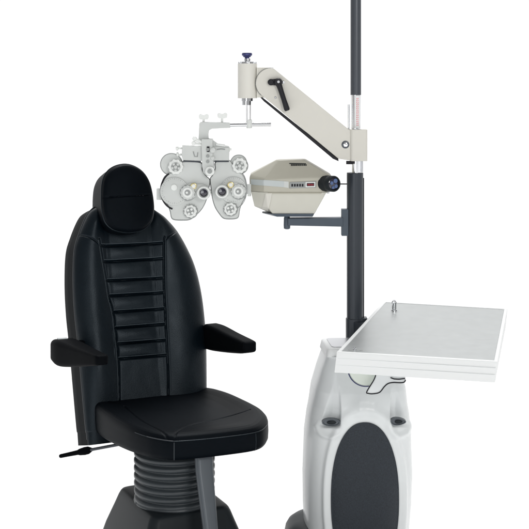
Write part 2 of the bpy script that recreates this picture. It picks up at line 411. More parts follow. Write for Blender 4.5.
# ---- base housing
def rsq(c, half, z, r, yaw=YAW, asp=1.0, n=8):
    ax = np.array([math.cos(yaw), math.sin(yaw), 0]); ay = np.array([-math.sin(yaw), math.cos(yaw), 0])
    return rrect(np.array([c[0], c[1], z]), ax, ay, half*asp, half, r, n)
hcen = bc+W*.009+Bk*.0325
rings = []
for z_, g_ in ((.2855, -.12), (.2855, -.02), (.2848, -.010), (.282, -.003), (.277, .001), (.265, .007), (.235, .018), (.164, .045), (.08, .07), (.03, .08), (.022, .08)):
    rings.append(rrect(hcen+Z*z_, W, Bk, .141+g_, .1775+g_, max(.03+g_*.3, .012), 8))
MB().loft(rings).build('base_housing', 'housing', chair, smooth=40, label='flared dark grey base housing')
MB().prism(rsq(bc+np.array([.03, -.04, 0]), .33, 0.0, .12), (0, 0, .021)).build('base_plate', 'housing', chair, bevel=.005)
MB().torus(bc+Z*.289, Z, RB-.004, .006, 96).build('bellows_collar', 'rubber', chair)
# ---- footrest strut and plate
ya, yb_ = 3.93, 3.80
def strut_sec(xc, y, Y, hw): 
    c = U(xc, y, Y); return rrect(c, W, Bk, hw, .016, .0135, 8)
k = (583-458)/71*6
rings = [strut_sec(203.0, 440, 4.01, .0305), strut_sec(204.2, 470, 3.985, .030), strut_sec(210.3, 529, 3.90, .0245), strut_sec(213.5, 566, 3.87, .024)]
MB().loft(rings).build('footrest_strut', 'bar', chair, smooth=40, label='flat grey steel footrest strut leaning in front of the bellows')
fp = U(213.5, 566, 3.87)
MB().prism(rsq(fp+np.array([.02, -.08, 0]), .11, fp[2]-.02, .03, asp=1.5), (0, 0, .02)).build('footrest_plate', 'bar', chair, bevel=.004)

# ================================================================== INSTRUMENT STAND
YP = 4.35
stand = thing('instrument_stand', 'white and slate refraction stand with tall pole, cream overhead arm and tray table', 'instrument stand', (.324, 4.22, 0))
def px_cyl(mb, xc, y0, y1, rpx, Y=YP, n=48):
    a, b = U(xc, y0, Y), U(xc, y1, Y); return mb.tube(a, b, S(rpx, Y), n=n)
px_cyl(MB(), 355.8, -30, 95, 5.3).build('pole', 'pole', stand, bevel=.001, label='slim slate grey upper pole')
lab_tube = px_cyl(MB(), 355.8, 94.2, 131, 5.05).build('chrome_collar', 'chrome', stand)
px_cyl(MB(), 348.6, 104.5, 131, 1.1, YP-.01, 16).build('guide_rod', 'chrome', stand)
# white label with vertical red lettering wrapped on the collar
mb = MB(); rl = S(5.2, YP); c0 = U(356.2, 96, YP)
arc = [np.array([math.sin(g)*rl, -math.cos(g)*rl, 0]) for g in np.linspace(-.78, .8, 14)]
zt, zb = U(0, 95.5, YP)[2], U(0, 128, YP)[2]
base = np.array([c0[0], YP, 0])
mb.loft([[base+a+Z*zt for a in arc], [base+a+Z*zb for a in arc]], cap=False, closed=False)
lab = mb.build('label', 'white_matt', stand, lab_tube)
mb = MB(); rr = rl+.0004
def on_c(g, z): return base+np.array([math.sin(g)*rr, -math.cos(g)*rr, 0])+Z*z
random.seed(3); z = U(0, 98, YP)[2]
while z > U(0, 126, YP)[2]:
    h = random.choice([.0035, .005, .0045]); a0, a1 = -.02+random.uniform(-.03, .03), .36
    for g0, g1, z0, z1 in ((a0, a1, z, z-.0012), (a0, a0+.1, z, z-h), (a1-.1, a1, z-(0 if random.random() < .5 else h*.4), z-h)):
        mb.add([on_c(g0, z0), on_c(g1, z0), on_c(g1, z1), on_c(g0, z1)], [(0, 1, 2, 3)])
    z -= h+.0026
mb.build('lettering', 'redink', stand, lab_tube)

# ---- cream overhead arm
YA = 4.315; DA = .075
def pxpoly(pts, Y): return [U(x, y, Y) for x, y in pts]
circ = [(270.8+15.0*math.cos(R(g)), 83.2+15.0*math.sin(R(g))) for g in range(128, 285, 9)]
armp = circ+[(349, 129.6), (353, 131), (353, 161), (338.3, 158.6)]
arm = MB().prism(pxpoly(armp, YA), (0, DA, 0)).build('overhead_arm', 'cream', stand, bevel=.0025, label='slanting cream enamelled arm reaching down to the pole')
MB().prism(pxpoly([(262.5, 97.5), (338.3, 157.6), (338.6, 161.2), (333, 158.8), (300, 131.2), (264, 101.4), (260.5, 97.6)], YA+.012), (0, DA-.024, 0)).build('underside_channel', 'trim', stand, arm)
# pole block
bl = rrect(np.array([U(358.0, 145, YP)[0], YP, 0]), np.array([1., 0, 0]), np.array([0, 1., 0]), S(8.7, YP), .044, .012, 6)
zt, zb = U(0, 129.6, YP-.04)[2], U(0, 161.2, YP-.04)[2]
bl = [p+np.array([.0, 0, 0]) for p in bl]
MB().prism([p+Z*zb for p in bl], (0, 0, zt-zb)).build('pole_block', 'cream', stand, bevel=.002)
# round cheek, hinge neck, cylinder head
MB().box(256.5, 67.5, 271, 97.5, YA+.014, DA-.028).build('hinge_neck', 'cream', stand, bevel=.0015)
hx = 247.4; YH = YA+.035
head = px_cyl(MB(), hx, 63.6, 98.2, 9.6, YH).build('head_cylinder', 'cream_light', stand, bevel=.0012)
c0 = U(hx, 63.6, YH)
mb = MB()
mb.lathe(c0, Z, [(0, S(7.4, YH)), (.006, S(7.2, YH)), (.008, S(5, YH)), (.011, S(3.4, YH)), (.018, S(3.2, YH))], 40)
mb.build('cap_ring', 'chrome', stand, head)
mb = MB()
for g in (20, 160, 200, 340, 90, 270):
    p = c0+np.array([math.cos(R(g)), math.sin(R(g)), 0])*S(8.1, YH); mb.lathe(p, Z, [(0, S(1.5, YH)), (.005, S(1.5, YH)), (.0065, S(1.0, YH))], 12)
mb.build('screws', 'steel', stand, head)
ck = U(247, 62, YH)
MB().lathe(ck, Z, [(-.004, S(2.4, YH)), (.016, S(2.2, YH)), (.018, S(3.6, YH)), (.022, S(4.2, YH)), (.024, S(5.1, YH)), (.030, S(5.2, YH)), (.033, S(4.6, YH)), (.0335, S(1, YH))], 32).build('top_knob', 'navy', stand, head)
px_cyl(MB(), hx-.3, 98.2, 101, 6).build('collar', 'chrome', stand, head)
px_cyl(MB(), hx-.8, 101, 105, 4.8).build('collar', 'chrome', stand, head)
dr = px_cyl(MB(), 248.5, 103, 121, 2.6, YH, 24).build('drop_rod', 'bright', stand)
mb = MB(); p = U(249.2, 123.6, YH); mb.lathe(p-Z*.017, Z, [(0, S(2.4, YH)), (.003, S(3.0, YH)), (.030, S(3.0, YH)), (.033, S(2.2, YH))], 28)
mb.build('rod_clamp', 'knob', stand, dr)
# clamp lever on the arm
YL = YA-.001
mb = MB(); p = U(278.3, 82.3, YL); mb.lathe(p, (0, -.02, 0), [(0, S(4.2, YL)), (.75, S(4.2, YL)), (1, S(3.4, YL))], 24)
p = U(270.9, 82.2, YL); mb.lathe(p, (0, -.014, 0), [(0, S(3.2, YL)), (.8, S(3.2, YL)), (1, S(2.2, YL))], 20)
mb.prism(pxpoly([(270.5, 79.4), (279, 78.4), (279, 85.8), (270.5, 85)], YL), (0, -.012, 0))
hub = mb.build('lever_hub', 'trim', stand, arm, bevel=.0008)
a, b = U(278.8, 84, YL-.012), U(287.4, 110.6, YL-.02)
MB().lathe(a, b-a, [(0, S(3.0, YL)), (.25, S(2.6, YL)), (.6, S(2.5, YL)), (.95, S(2.9, YL)), (1, S(2.2, YL))], 20).build('clamp_lever', 'trim', stand, arm)
mb = MB(); mb.lathe(U(278.5, 81.8, YL-.019), (0, -.004, 0), [(0, S(1.6, YL)), (1, S(1.3, YL))], 14); mb.build('screw', 'steel', stand, arm)
for x, y, r in ((283.2, 82.2, 1.5), (275.4, 97.6, 1.1)):
    MB().lathe(U(x, y, YA+.001), (0, -.003, 0), [(0, S(r, YA)), (.7, S(r, YA)), (1, S(r*.7, YA))], 16).build('screw', 'steel', stand, arm)
mb = MB().lathe(U(345.4, 144.6, YA+.001), (0, -.003, 0), [(0, S(3.9, YA)), (.6, S(3.9, YA)), (1, S(3.3, YA))], 28); mb.build('pivot_ring', 'bar', stand, arm)
mb = MB().lathe(U(345.6, 144.4, YA-.002), (0, -.004, 0), [(0, S(2.6, YA)), (.6, S(2.5, YA)), (1, S(1.5, YA))], 6); mb.build('pivot_bolt', 'chrome', stand, arm)
# stitched groove of the hinge cheek
MB().path([U(270.8+15.4*math.cos(R(g)), 83.2+15.4*math.sin(R(g)), YA+.013) for g in range(130, 284, 6)], .0009, 6).build('cheek_edge', 'optic_dark', stand, arm)

# below the block
px_cyl(MB(), 356.2, 161, 173, 4.8).build('chrome_neck', 'chrome', stand)
MB().tube(U(346.2, 162.6, YP-.02), U(353, 162.6, YP-.02), S(1.7, YP), n=16).build('lock_screw', 'trim', stand)
MB().tube(U(361.8, 161, YP), U(361.8, 172, YP), S(1.3, YP), n=12).build('lock_pin', 'steel', stand)
sleeve = px_cyl(MB(), 355.0, 172.6, 350, 8.3).build('sleeve_tube', 'sleeve', stand, bevel=.0015, label='thick dark slate lower pole')
MB().box(361.5, 178, 364.2, 322, YP-.004, .012).build('cable_channel', 'trim', stand, sleeve, bevel=.001)

# projector bracket
clamp = MB().box(341.6, 209.3, 348.5, 236, YP-.018, .036).build('bracket_clamp', 'slate', stand, bevel=.002)
bra = MB().prism([U(288, 218.4, YP-.022), U(343, 217.8, YP-.022), U(343, 226.8, YP-.022), U(288, 225.6, YP-.022)], (0, .04, 0)).build('projector_bracket', 'slate', stand, bevel=.002, label='short slate arm that carries the projector')
p = U(287, 229.2, YP-.002)
hgt = U(287, 216.5, YP)[2]-p[2]
MB().lathe(p, Z*hgt, [(0, S(1.6, YP)), (.06, S(3.2, YP)), (.35, S(3.4, YP)), (.9, S(3.2, YP)), (1, S(2.7, YP))], 28).build('pivot_pin', 'slate', stand, bra)
MB().tube(U(287.2, 217, YP-.002), U(287.2, 214.6, YP-.002), S(2.1, YP), n=20).build('chrome_post', 'chrome', stand, bra)

# ---- cabinet body
YC = 4.22; CB = np.array([.3235, YC, 0]); yaw = R(5)
hz = [(341, 33.5), (352, 35.5), (364, 39.8), (384, 45.8), (411, 50.6), (430, 52.6), (470, 54.1), (500, 53.3), (529, 51.5), (560, 49), (583, 47)]
cz = [(341, 358.6), (384, 357.8), (411, 357.4), (430, 357), (470, 357), (529, 356), (583, 355)]
def zof(y): return HC-(y-HY)*YC/F
def yof(z): return HY+(HC-z)*F/YC
def cab_sec(z, n, grow=0, expo=2.7, dep=.165):
    y = yof(z); expo = expo if expo > 3 else float(np.interp(y, [341, 352, 400], [7, 5, 2.7])); h = S(np.interp(y, *zip(*hz)), YC)+grow; cx = S(np.interp(y, *zip(*cz))-CX, YC); db = (dep+grow)*h/.19
    out = []
    for i in range(n):
        t = -math.pi/2+2*math.pi*i/n; c, s = math.cos(t), math.sin(t)
        X = h*np.sign(c)*abs(c)**(2/expo); Yy = db*np.sign(s)*abs(s)**(2/expo)
        out.append(np.array([cx+X*math.cos(yaw)-Yy*math.sin(yaw), YC+X*math.sin(yaw)+Yy*math.cos(yaw), z]))
    return out
n = 420; zs = np.linspace(.785, .03, 300)
V3 = np.array([cab_sec(z, n) for z in zs])
nrm = V3-np.array([V3[..., 0].mean(1), V3[..., 1].mean(1), zs]).T[:, None, :]; nrm[..., 2] = 0; nrm /= np.linalg.norm(nrm, axis=2, keepdims=True)
pxx = CX+F*V3[..., 0]/V3[..., 1]; pyy = HY+F*(HC-V3[..., 2])/V3[..., 1]; fr = nrm[..., 1] < -.02
D = np.zeros(pxx.shape)
EX, EY, EA, EB = 364.8, 499.5, 34.2, 77.5
e = (np.abs((pxx-EX)/EA)**2.25+np.abs((pyy-EY)/EB)**2.25)**(1/2.25)
D += .0085*np.exp(-((e-1.15)/.085)**2)-.004*(1-sm(e, .98, 1.04))
def pocket(cx, w0, w1, ytop, ybot, dep, lean):
    global D
    t = np.clip((pyy-ytop)/(ybot-ytop), -.5, 1.6); w = w0+(w1-w0)*np.clip(t, 0, 1); c = cx+lean*np.clip(t, 0, 1)
    a = np.abs(pxx-c)/w
    side = 1-sm(a, .45, 1.05); top = sm(t, -.08, .75); bot = 1-sm(t, .96, 1.10)
    D -= dep*side*top*bot*(.45+.55*np.clip(t, 0, 1))
    # swelling lip below the pocket
    r = np.sqrt(((pxx-c)/(w*1.25))**2+((pyy-ybot)/12)**2)
    D += .006*np.exp(-((r-1.0)/.22)**2)*sm(pyy, ybot-8, ybot+2)
pocket(336.5, 4, 11, 386, 425, .030, -5.5)
pocket(393.6, 3, 9, 388, 424, .028, 5)
# soft vertical flutes between the pockets
D += .0035*(np.exp(-((pxx-360)/5)**2)+np.exp(-((pxx-374)/5)**2))*sm(pyy, 385, 400)*(1-sm(pyy, 412, 424))
V3 = V3+nrm*(D*fr)[..., None]
# rounded shoulder
mb = MB(); rings = [list(r) for r in V3]
mb.loft(rings)
cab = mb.build('cabinet', 'white', stand, smooth=60, label='glossy white waisted cabinet shell')
bm = bmesh.new(); bm.from_mesh(cab.data); bm.transform(Matrix.Translation(stand.location)); bvh = BVHTree.FromBMesh(bm); bm.free()
def on_cab(x, y, off=0.0):
    d = Vector(((x-CX)/F, 1, -(y-HY)/F)).normalized(); h, nn, i, dd = bvh.ray_cast(Vector((0, 0, HC)), d)
    if h is None: return None
    if nn.dot(d) > 0: nn = -nn
    return np.array(h)+np.array(nn)*off
# lid
lid_rings = []
for z_, g_ in ((.781, .002), (.782, .004), (.784, .005), (.807, .0045), (.810, .003), (.812, 0), (.8125, -.004)):
    lid_rings.append(cab_sec(z_, 120, g_-.002, 14, .140))
lid = MB().loft(lid_rings).build('cabinet_lid', 'white_matt', stand, smooth=50)
cc = np.mean(lid_rings[-1], axis=0)
MB().prism([cc+(p-cc)*.93+Z*.0005 for p in lid_rings[-1][::3]], (0, 0, .0015)).build('lid_inlay', 'steel', stand, lid)
px_cyl(MB(), 355.0, 341.5, 347, 11.5).build('pole_flange', 'sleeve', stand, bevel=.002)
# dark oval panel following the shell
zb_ = .035; rings = []
for s_ in [.001, .1, .2, .3, .4, .5, .6, .7, .78, .85, .91, .95, .98, 1.0]:
    ring = []
    for g in range(120):
        a = 2*math.pi*g/120; ca, sa = math.cos(a), math.sin(a); x = EX+EA*s_*math.copysign(abs(ca)**(2/2.25), ca); y = EY+EB*s_*math.copysign(abs(sa)**(2/2.25), sa)
        ring.append(on_cab(x, y, .0045-.0012*s_**8))
    rings.append(ring)
c = None
last = [p+np.array([0, .006, 0]) for p in rings[-1]]; rings.append(last)
MB().loft(rings).build('front_panel', 'panel', stand, cab, smooth=60, label='dark speckled oval panel on the cabinet front')
# dark ovals at the foot of the two pockets
for cx, cy, a_, b_ in ((331.2, 422.6, 9.3, 3.6), (398.4, 421.8, 7.8, 3.5)):
    outer, mid, low = [], [], []
    for g in range(48):
        t = 2*math.pi*g/48; k = math.cos(t); q = math.sin(t)
        if cx > 390: q2 = q*(1.0 if k < 0 else .8)-.15*(-k)*.0; 
        else: q2 = q
        x, y = cx+a_*k, cy+b_*q2
        outer.append(on_cab(x, y, .0035))
    yv = min(p[1] for p in outer)+.002; outer = [U(cx+a_*math.cos(2*math.pi*g/48), cy+b_*math.sin(2*math.pi*g/48)*(1 if cx < 390 else (1-.25*math.cos(2*math.pi*g/48))), yv) for g in range(48)]
    ctr = np.mean(outer, axis=0)
    mid = [ctr+(p-ctr)*.86+np.array([0, -.0004, 0]) for p in outer]; low = [ctr+(p-ctr)*.8+np.array([0, .003, 0]) for p in outer]
    back = [p+np.array([0, .02, 0]) for p in outer]
    dark = MB().loft([back, outer, mid, low]).build('vent_recess', 'bar', stand, cab, smooth=40)
    x0 = ctr+np.array([.001, -.002, 0])
    MB().loft([[x0+(p-ctr)*s_+np.array([0, dy, 0]) for p in outer] for s_, dy in ((.5, .004), (.48, 0), (.3, -.0015), (.02, -.002))]).build('vent_button', 'housing', stand, dark)
# dark foot behind the cabinet, and floor plate
fc = np.array([U(330, 0, 4.24)[0], 4.24, 0]); rings = []
for z_, h_ in ((.195, .01), (.194, .07), (.190, .105), (.182, .128), (.168, .146), (.15, .156), (.1, .166), (.021, .17)):
    rings.append(rsq(fc, h_, z_, h_*.75, yaw=0, n=12))
MB().loft(rings).build('foot_cover', 'housing', stand, smooth=60)
MB().prism(rsq(np.array([.30, 4.22, 0]), .30, 0, .1, yaw=0, asp=.85), (0, 0, .02)).build('base_plate', 'housing', stand, bevel=.005)

# ---- round badge and cable clip under the tray
YB = 3.965
bc_ = U(366, 368.3, YB); rb = S(18.2, YB)
disc = MB().lathe(bc_+np.array([0, .012, 0]), (0, -.012, 0), [(0, rb*.98), (.7, rb*.98), (1, rb*.93), (1.05, rb*.6), (1.1, rb*.02)], 64).build('swivel_disc', 'green', stand, label='pale green round disc half hidden under the tray')
MB().torus(bc_, (0, 1, 0), rb, S(.5, YB), 72).build('disc_rim', 'blue_edge', stand, disc)
YG = 3.93
poly = catmull([(376.4, 372), (374, 379.5), (366.8, 391.6), (368.2, 393.3), (373, 393.7), (379.6, 392.2), (384.4, 386.6), (388, 383.6), (393, 382.5), (404.6, 381.8), (404.6, 372)], 90, False)
gp = [U(x, y, YG) for x, y in poly]
gb = MB().prism(gp, (0, .01, 0)).build('tray_bracket', 'white', stand, label='white bent bracket with a black edge under the tray')
MB().path([p+np.array([0, -.001, 0]) for p in gp[3:-9]], S(.6, YG), 8).build('edge_trim', 'trim', stand, gb)
MB().path([U(x, y, YG-.004) for x, y in ((390.5, 377.6), (394, 379), (399, 379.3), (405, 378.5))], S(.6, YG), 8).build('edge_trim', 'trim', stand, gb)

# ---- tray table
m_ = (HC-211*4.35/F-(HC-262*3.8/F))/(4.35-3.8); z0_ = HC-262*3.8/F
nT = np.array([0, -m_, 1.]); P0T = np.array([0, 3.8, z0_])
def tp(x, y): return on_plane(x, y, P0T, nT)
FL, FR_, BR_, BL_ = tp(336.6, 352), tp(497.6, 361.6), tp(507.6, 308.2), tp(383.6, 301)
top = [FL, FR_, BR_, BL_]; cT = np.mean(top, axis=0)
up = nT/np.linalg.norm(nT)
TH = .066
def inset(k, dz):
    out = []
    for i in range(4):
        a = top[i]; b = top[(i+1) % 4]-a; c_ = top[i-1]-a; b = b/np.linalg.norm(b); c_ = c_/np.linalg.norm(c_)
        out.append(a+(b+c_)*k+up*dz)
    return out
bot = [p-Z*TH for p in inset(.006, 0)]; fd = (FR_-FL)/np.linalg.norm(FR_-FL); bot[0] = FL-Z*TH-fd*.008; bot[1] = FR_-Z*TH-fd*.008
mb = MB(); mb.loft([bot, top, inset(.011, 0), inset(.012, -.004)])
tray = mb.build('tray_table', 'white_matt', stand, bevel=.0022, label='square instrument tray with white rim and grey metal top')
mb = MB(); mb.prism(inset(.0123, -.0022), -up*.0015); mb.build('tray_top', 'tray', stand, tray)
# grooves of the front rail
mb = MB()
for f in (.30, .62):
    for a, b in ((FL, FR_),):
        fa, fb = FL+(bot[0]-FL)*f, FR_+(bot[1]-FR_)*f
        mb.path([fa+np.array([.004, -.0004, 0]), fb+np.array([-.004, -.0012, 0])], .0007, 6)
mb.build('rail_lines', 'white', stand, tray)
def thru(x, y, dz=0): return tp(x, y)+up*dz
pb = thru(394.2, 309.5, -.004)
MB().lathe(pb, Z, [(0, S(2.9, 4.3)), (.004, S(2.9, 4.3)), (.005, S(2.2, 4.3)), (.024, S(2.2, 4.3)), (.028, S(2.6, 4.3)), (.034, S(2.3, 4.3)), (.038, S(.8, 4.3))], 24).build('tray_post', 'chrome', stand, tray)
pb = thru(354.6, 348.6, -.004)
MB().lathe(pb, Z, [(0, .006), (.003, .006), (.004, .003), (.010, .003), (.012, .001)], 16).build('switch', 'steel', stand, tray)
mb = MB()
for x in (349.5, 361):
    p = thru(x, 348.9+(x-349)*.05, -.0032); MB().lathe(p, Z, [(0, .006), (.0015, .005)], 14).build('screw', 'optic_dark', stand, tray)

# support from the sleeve to the tray
s0 = U(355, 320, YP); dirv = np.array([.26, -.35, 0]); dirv /= np.linalg.norm(dirv); sid = np.array([-dirv[1], dirv[0], 0])
st = s0; mb = MB()
pp = [st+sid*.026+Z*.001, st-sid*.026+Z*.001, st-sid*.02+dirv*.36-Z*.025, st+sid*.02+dirv*.36-Z*.025]
mb.prism(pp, (0, 0, -.04)); mb.build('tray_support', 'sleeve', stand, bevel=.002)
px_cyl(MB(), 355, 318, 338, 9.3).build('support_collar', 'sleeve', stand, bevel=.002)
MB().box(361.5, 318.3, 367.5, 334, YP-.02, .04).build('clamp_ear', 'sleeve', stand, bevel=.002)

# ================================================================== PHOROPTER
YQ = 4.27
ph = thing('phoropter', 'pale grey twin-disc refractor head hanging from the end of the cream arm', 'phoropter', tuple(U(210, 200, YQ)))
def disc_(mb, x, y, r, y0, y1, n=48, bev=.12):
    """cylinder facing the camera: front at depth y0, back at y1"""
    return mb.lathe(np.array(U(x, y, YQ))+np.array([0, y0, 0]), (0, y1-y0, 0), [(0, S(r*(1-bev), YQ)), (.06, S(r, YQ)), (.94, S(r, YQ)), (1, S(r*(1-bev), YQ))], n)
# L bracket with the horizontal rod
br = catmull([(199.3, 123.6), (200.6, 122.2), (203, 121.9)], 6, False)
poly = [tuple(p) for p in br]+[(229.8, 122.6), (230.2, 127.8), (212, 128.7), (208.8, 130.5), (208.2, 134), (208.6, 141), (198.4, 141), (199, 130)]
bracket = MB().prism(pxpoly(poly, YQ-.012), (0, .03, 0)).build('hanging_bracket', 'optic', ph, bevel=.0015)
MB().tube(U(229, 124.9, YQ+.003), U(247, 124.6, YQ+.003), S(2.1, YQ), n=20).build('mounting_rod', 'chrome', ph, bracket)
MB().tube(U(252, 124.5, YQ+.003), U(271, 124.4, YQ+.003), S(1.9, YQ), n=20).build('mounting_rod', 'chrome', ph, bracket)
# wing screws
for x, y in ((203.8, 116.6), (222.3, 115.4)):
    mb = MB(); mb.tube(U(x-.2, 123, YQ), U(x-.2, y+1, YQ), S(1.2, YQ), n=14)
    wing = catmull([(x-4.4, y+2.2), (x-4.7, y-1.4), (x-2.9, y-2.7), (x-1, y-1.6), (x+1, y-1.8), (x+3, y-2.8), (x+4.7, y-1.4), (x+4.4, y+2.2), (x+1.4, y+2.9), (x-1.4, y+2.9)], 40)
    mb.prism(pxpoly(wing, YQ-.004), (0, .008, 0)); mb.build('wing_screw', 'knob', ph, bracket, bevel=.0012)
# centre column
poly = [(201.3, 139), (212.6, 139), (212.8, 158), (214, 166), (213.6, 172), (210.8, 176.3), (206.6, 176), (203.2, 172.6), (202, 166)]
col = MB().prism(pxpoly(poly, YQ-.03), (0, .045, 0)).build('centre_column', 'optic', ph, bevel=.002)
mb = MB(); disc_(mb, 210.4, 170.4, 4.6, -.044, -.03); kn = mb.build('centring_knob', 'knob', ph, col)
mb = MB(); disc_(mb, 210.4, 170.4, 2.3, -.050, -.044); mb.build('knob_cap', 'optic_dark', ph, kn)
mb = MB()
for y in (149, 155.6, 161): disc_(mb, 208.2, y, 1.6, -.034, -.03, 16)
mb.build('scale_marks', 'optic_dark', ph, col)
mb = MB(); mb.box(206.8, 146.5, 209.4, 152, YQ-.033, .006); mb.build('scale_window', 'trim', ph, col, bevel=.0006)
mb = MB(); disc_(mb, 213.2, 149.6, 2.6, -.042, -.03, 24); disc_(mb, 213, 157.6, 1.7, -.036, -.03, 16); mb.build('adjuster', 'optic', ph, col)
# cross blocks (sliding carriers)
lb = MB().prism(pxpoly([(182.4, 145.2), (203.5, 146.4), (203.5, 161), (183, 160.3), (181.5, 155)], YQ-.018), (0, .035, 0)).build('left_carrier', 'optic', ph, bevel=.0015)
MB().prism(pxpoly([(183, 160.6), (200.6, 161.4), (200.6, 162.5), (183, 161.7)], YQ-.019), (0, .03, 0)).build('carrier_shadow_strip', 'sleeve', ph, lb)  # dark strip standing in for the shade below the carrier
MB().path([U(x, y, YQ-.019) for x, y in ((193.2, 151.5), (194.6, 156.6), (197.4, 156.8), (197.8, 152.4))], S(.45, YQ), 6).build('engraved_mark', 'optic_dark', ph, lb)
rb_ = MB().prism(pxpoly([(211, 146.2), (229.3, 147.8), (228.8, 160.6), (211, 160.6)], YQ-.018), (0, .035, 0)).build('right_carrier', 'optic', ph, bevel=.0015)
MB().prism(pxpoly([(214, 160.9), (228.8, 160.9), (228.8, 162), (214, 162)], YQ-.019), (0, .03, 0)).build('carrier_shadow_strip', 'sleeve', ph, rb_)
MB().path([U(x, y, YQ-.019) for x, y in ((217, 149.6), (221, 149), (225, 149.4))], S(.6, YQ), 6).build('engraved_mark', 'optic_dark', ph, rb_)
for x0, x1, y, r in ((176, 182.5, 148.2, 1.9), (176.5, 182.5, 154.5, 1.9), (229, 231.6, 149.2, 2.0)):
    mb = MB(); mb.tube(U(x0, y, YQ), U(x1, y, YQ), S(r*.6, YQ), n=14); d = (x1-x0)*.38
    mb.lathe(U(x0-.2, y, YQ), U(x0+d, y, YQ)-U(x0-.2, y, YQ), [(0, S(r*.7, YQ)), (.15, S(r*1.25, YQ)), (.85, S(r*1.25, YQ)), (1, S(r*.7, YQ))], 18)
    mb.build('level_screw', 'knob', ph, lb if x0 < 200 else rb_)
# tilting levers around the column head
mb = MB(); mb.tube(U(193.5, 138.8, YQ-.02), U(202, 142, YQ-.02), S(1.7, YQ), n=16); mb.lathe(U(194.5, 138.6, YQ-.03), (0, .02, 0), [(0, S(1.8, YQ)), (.1, S(2.2, YQ)), (.9, S(2.2, YQ)), (1, S(1.8, YQ))], 18)
mb.lathe(U(193.4, 143.2, YQ-.03), (0, .02, 0), [(0, S(1.6, YQ)), (.1, S(2, YQ)), (.9, S(2, YQ)), (1, S(1.6, YQ))], 18); mb.tube(U(193.4, 143.2, YQ-.02), U(202, 144.5, YQ-.02), S(1.2, YQ), n=12)
mb.build('tilt_lever', 'knob', ph, col)
mb = MB(); mb.prism(pxpoly([(208, 138), (212, 139.6), (217.5, 143.5), (222, 145), (229, 146.3), (229, 148), (213, 146.5), (208, 145)], YQ-.014), (0, .02, 0)); mb.build('level_vial', 'optic', ph, col, bevel=.0012)
mb = MB(); mb.tube(U(216, 144.4, YQ-.016), U(225, 145.6, YQ-.016), S(1.2, YQ), n=14); mb.build('vial_glass', 'knob', ph, col)
def mirror(p, f): return [(x if not f else 419.6-x, y) for x, y in p]
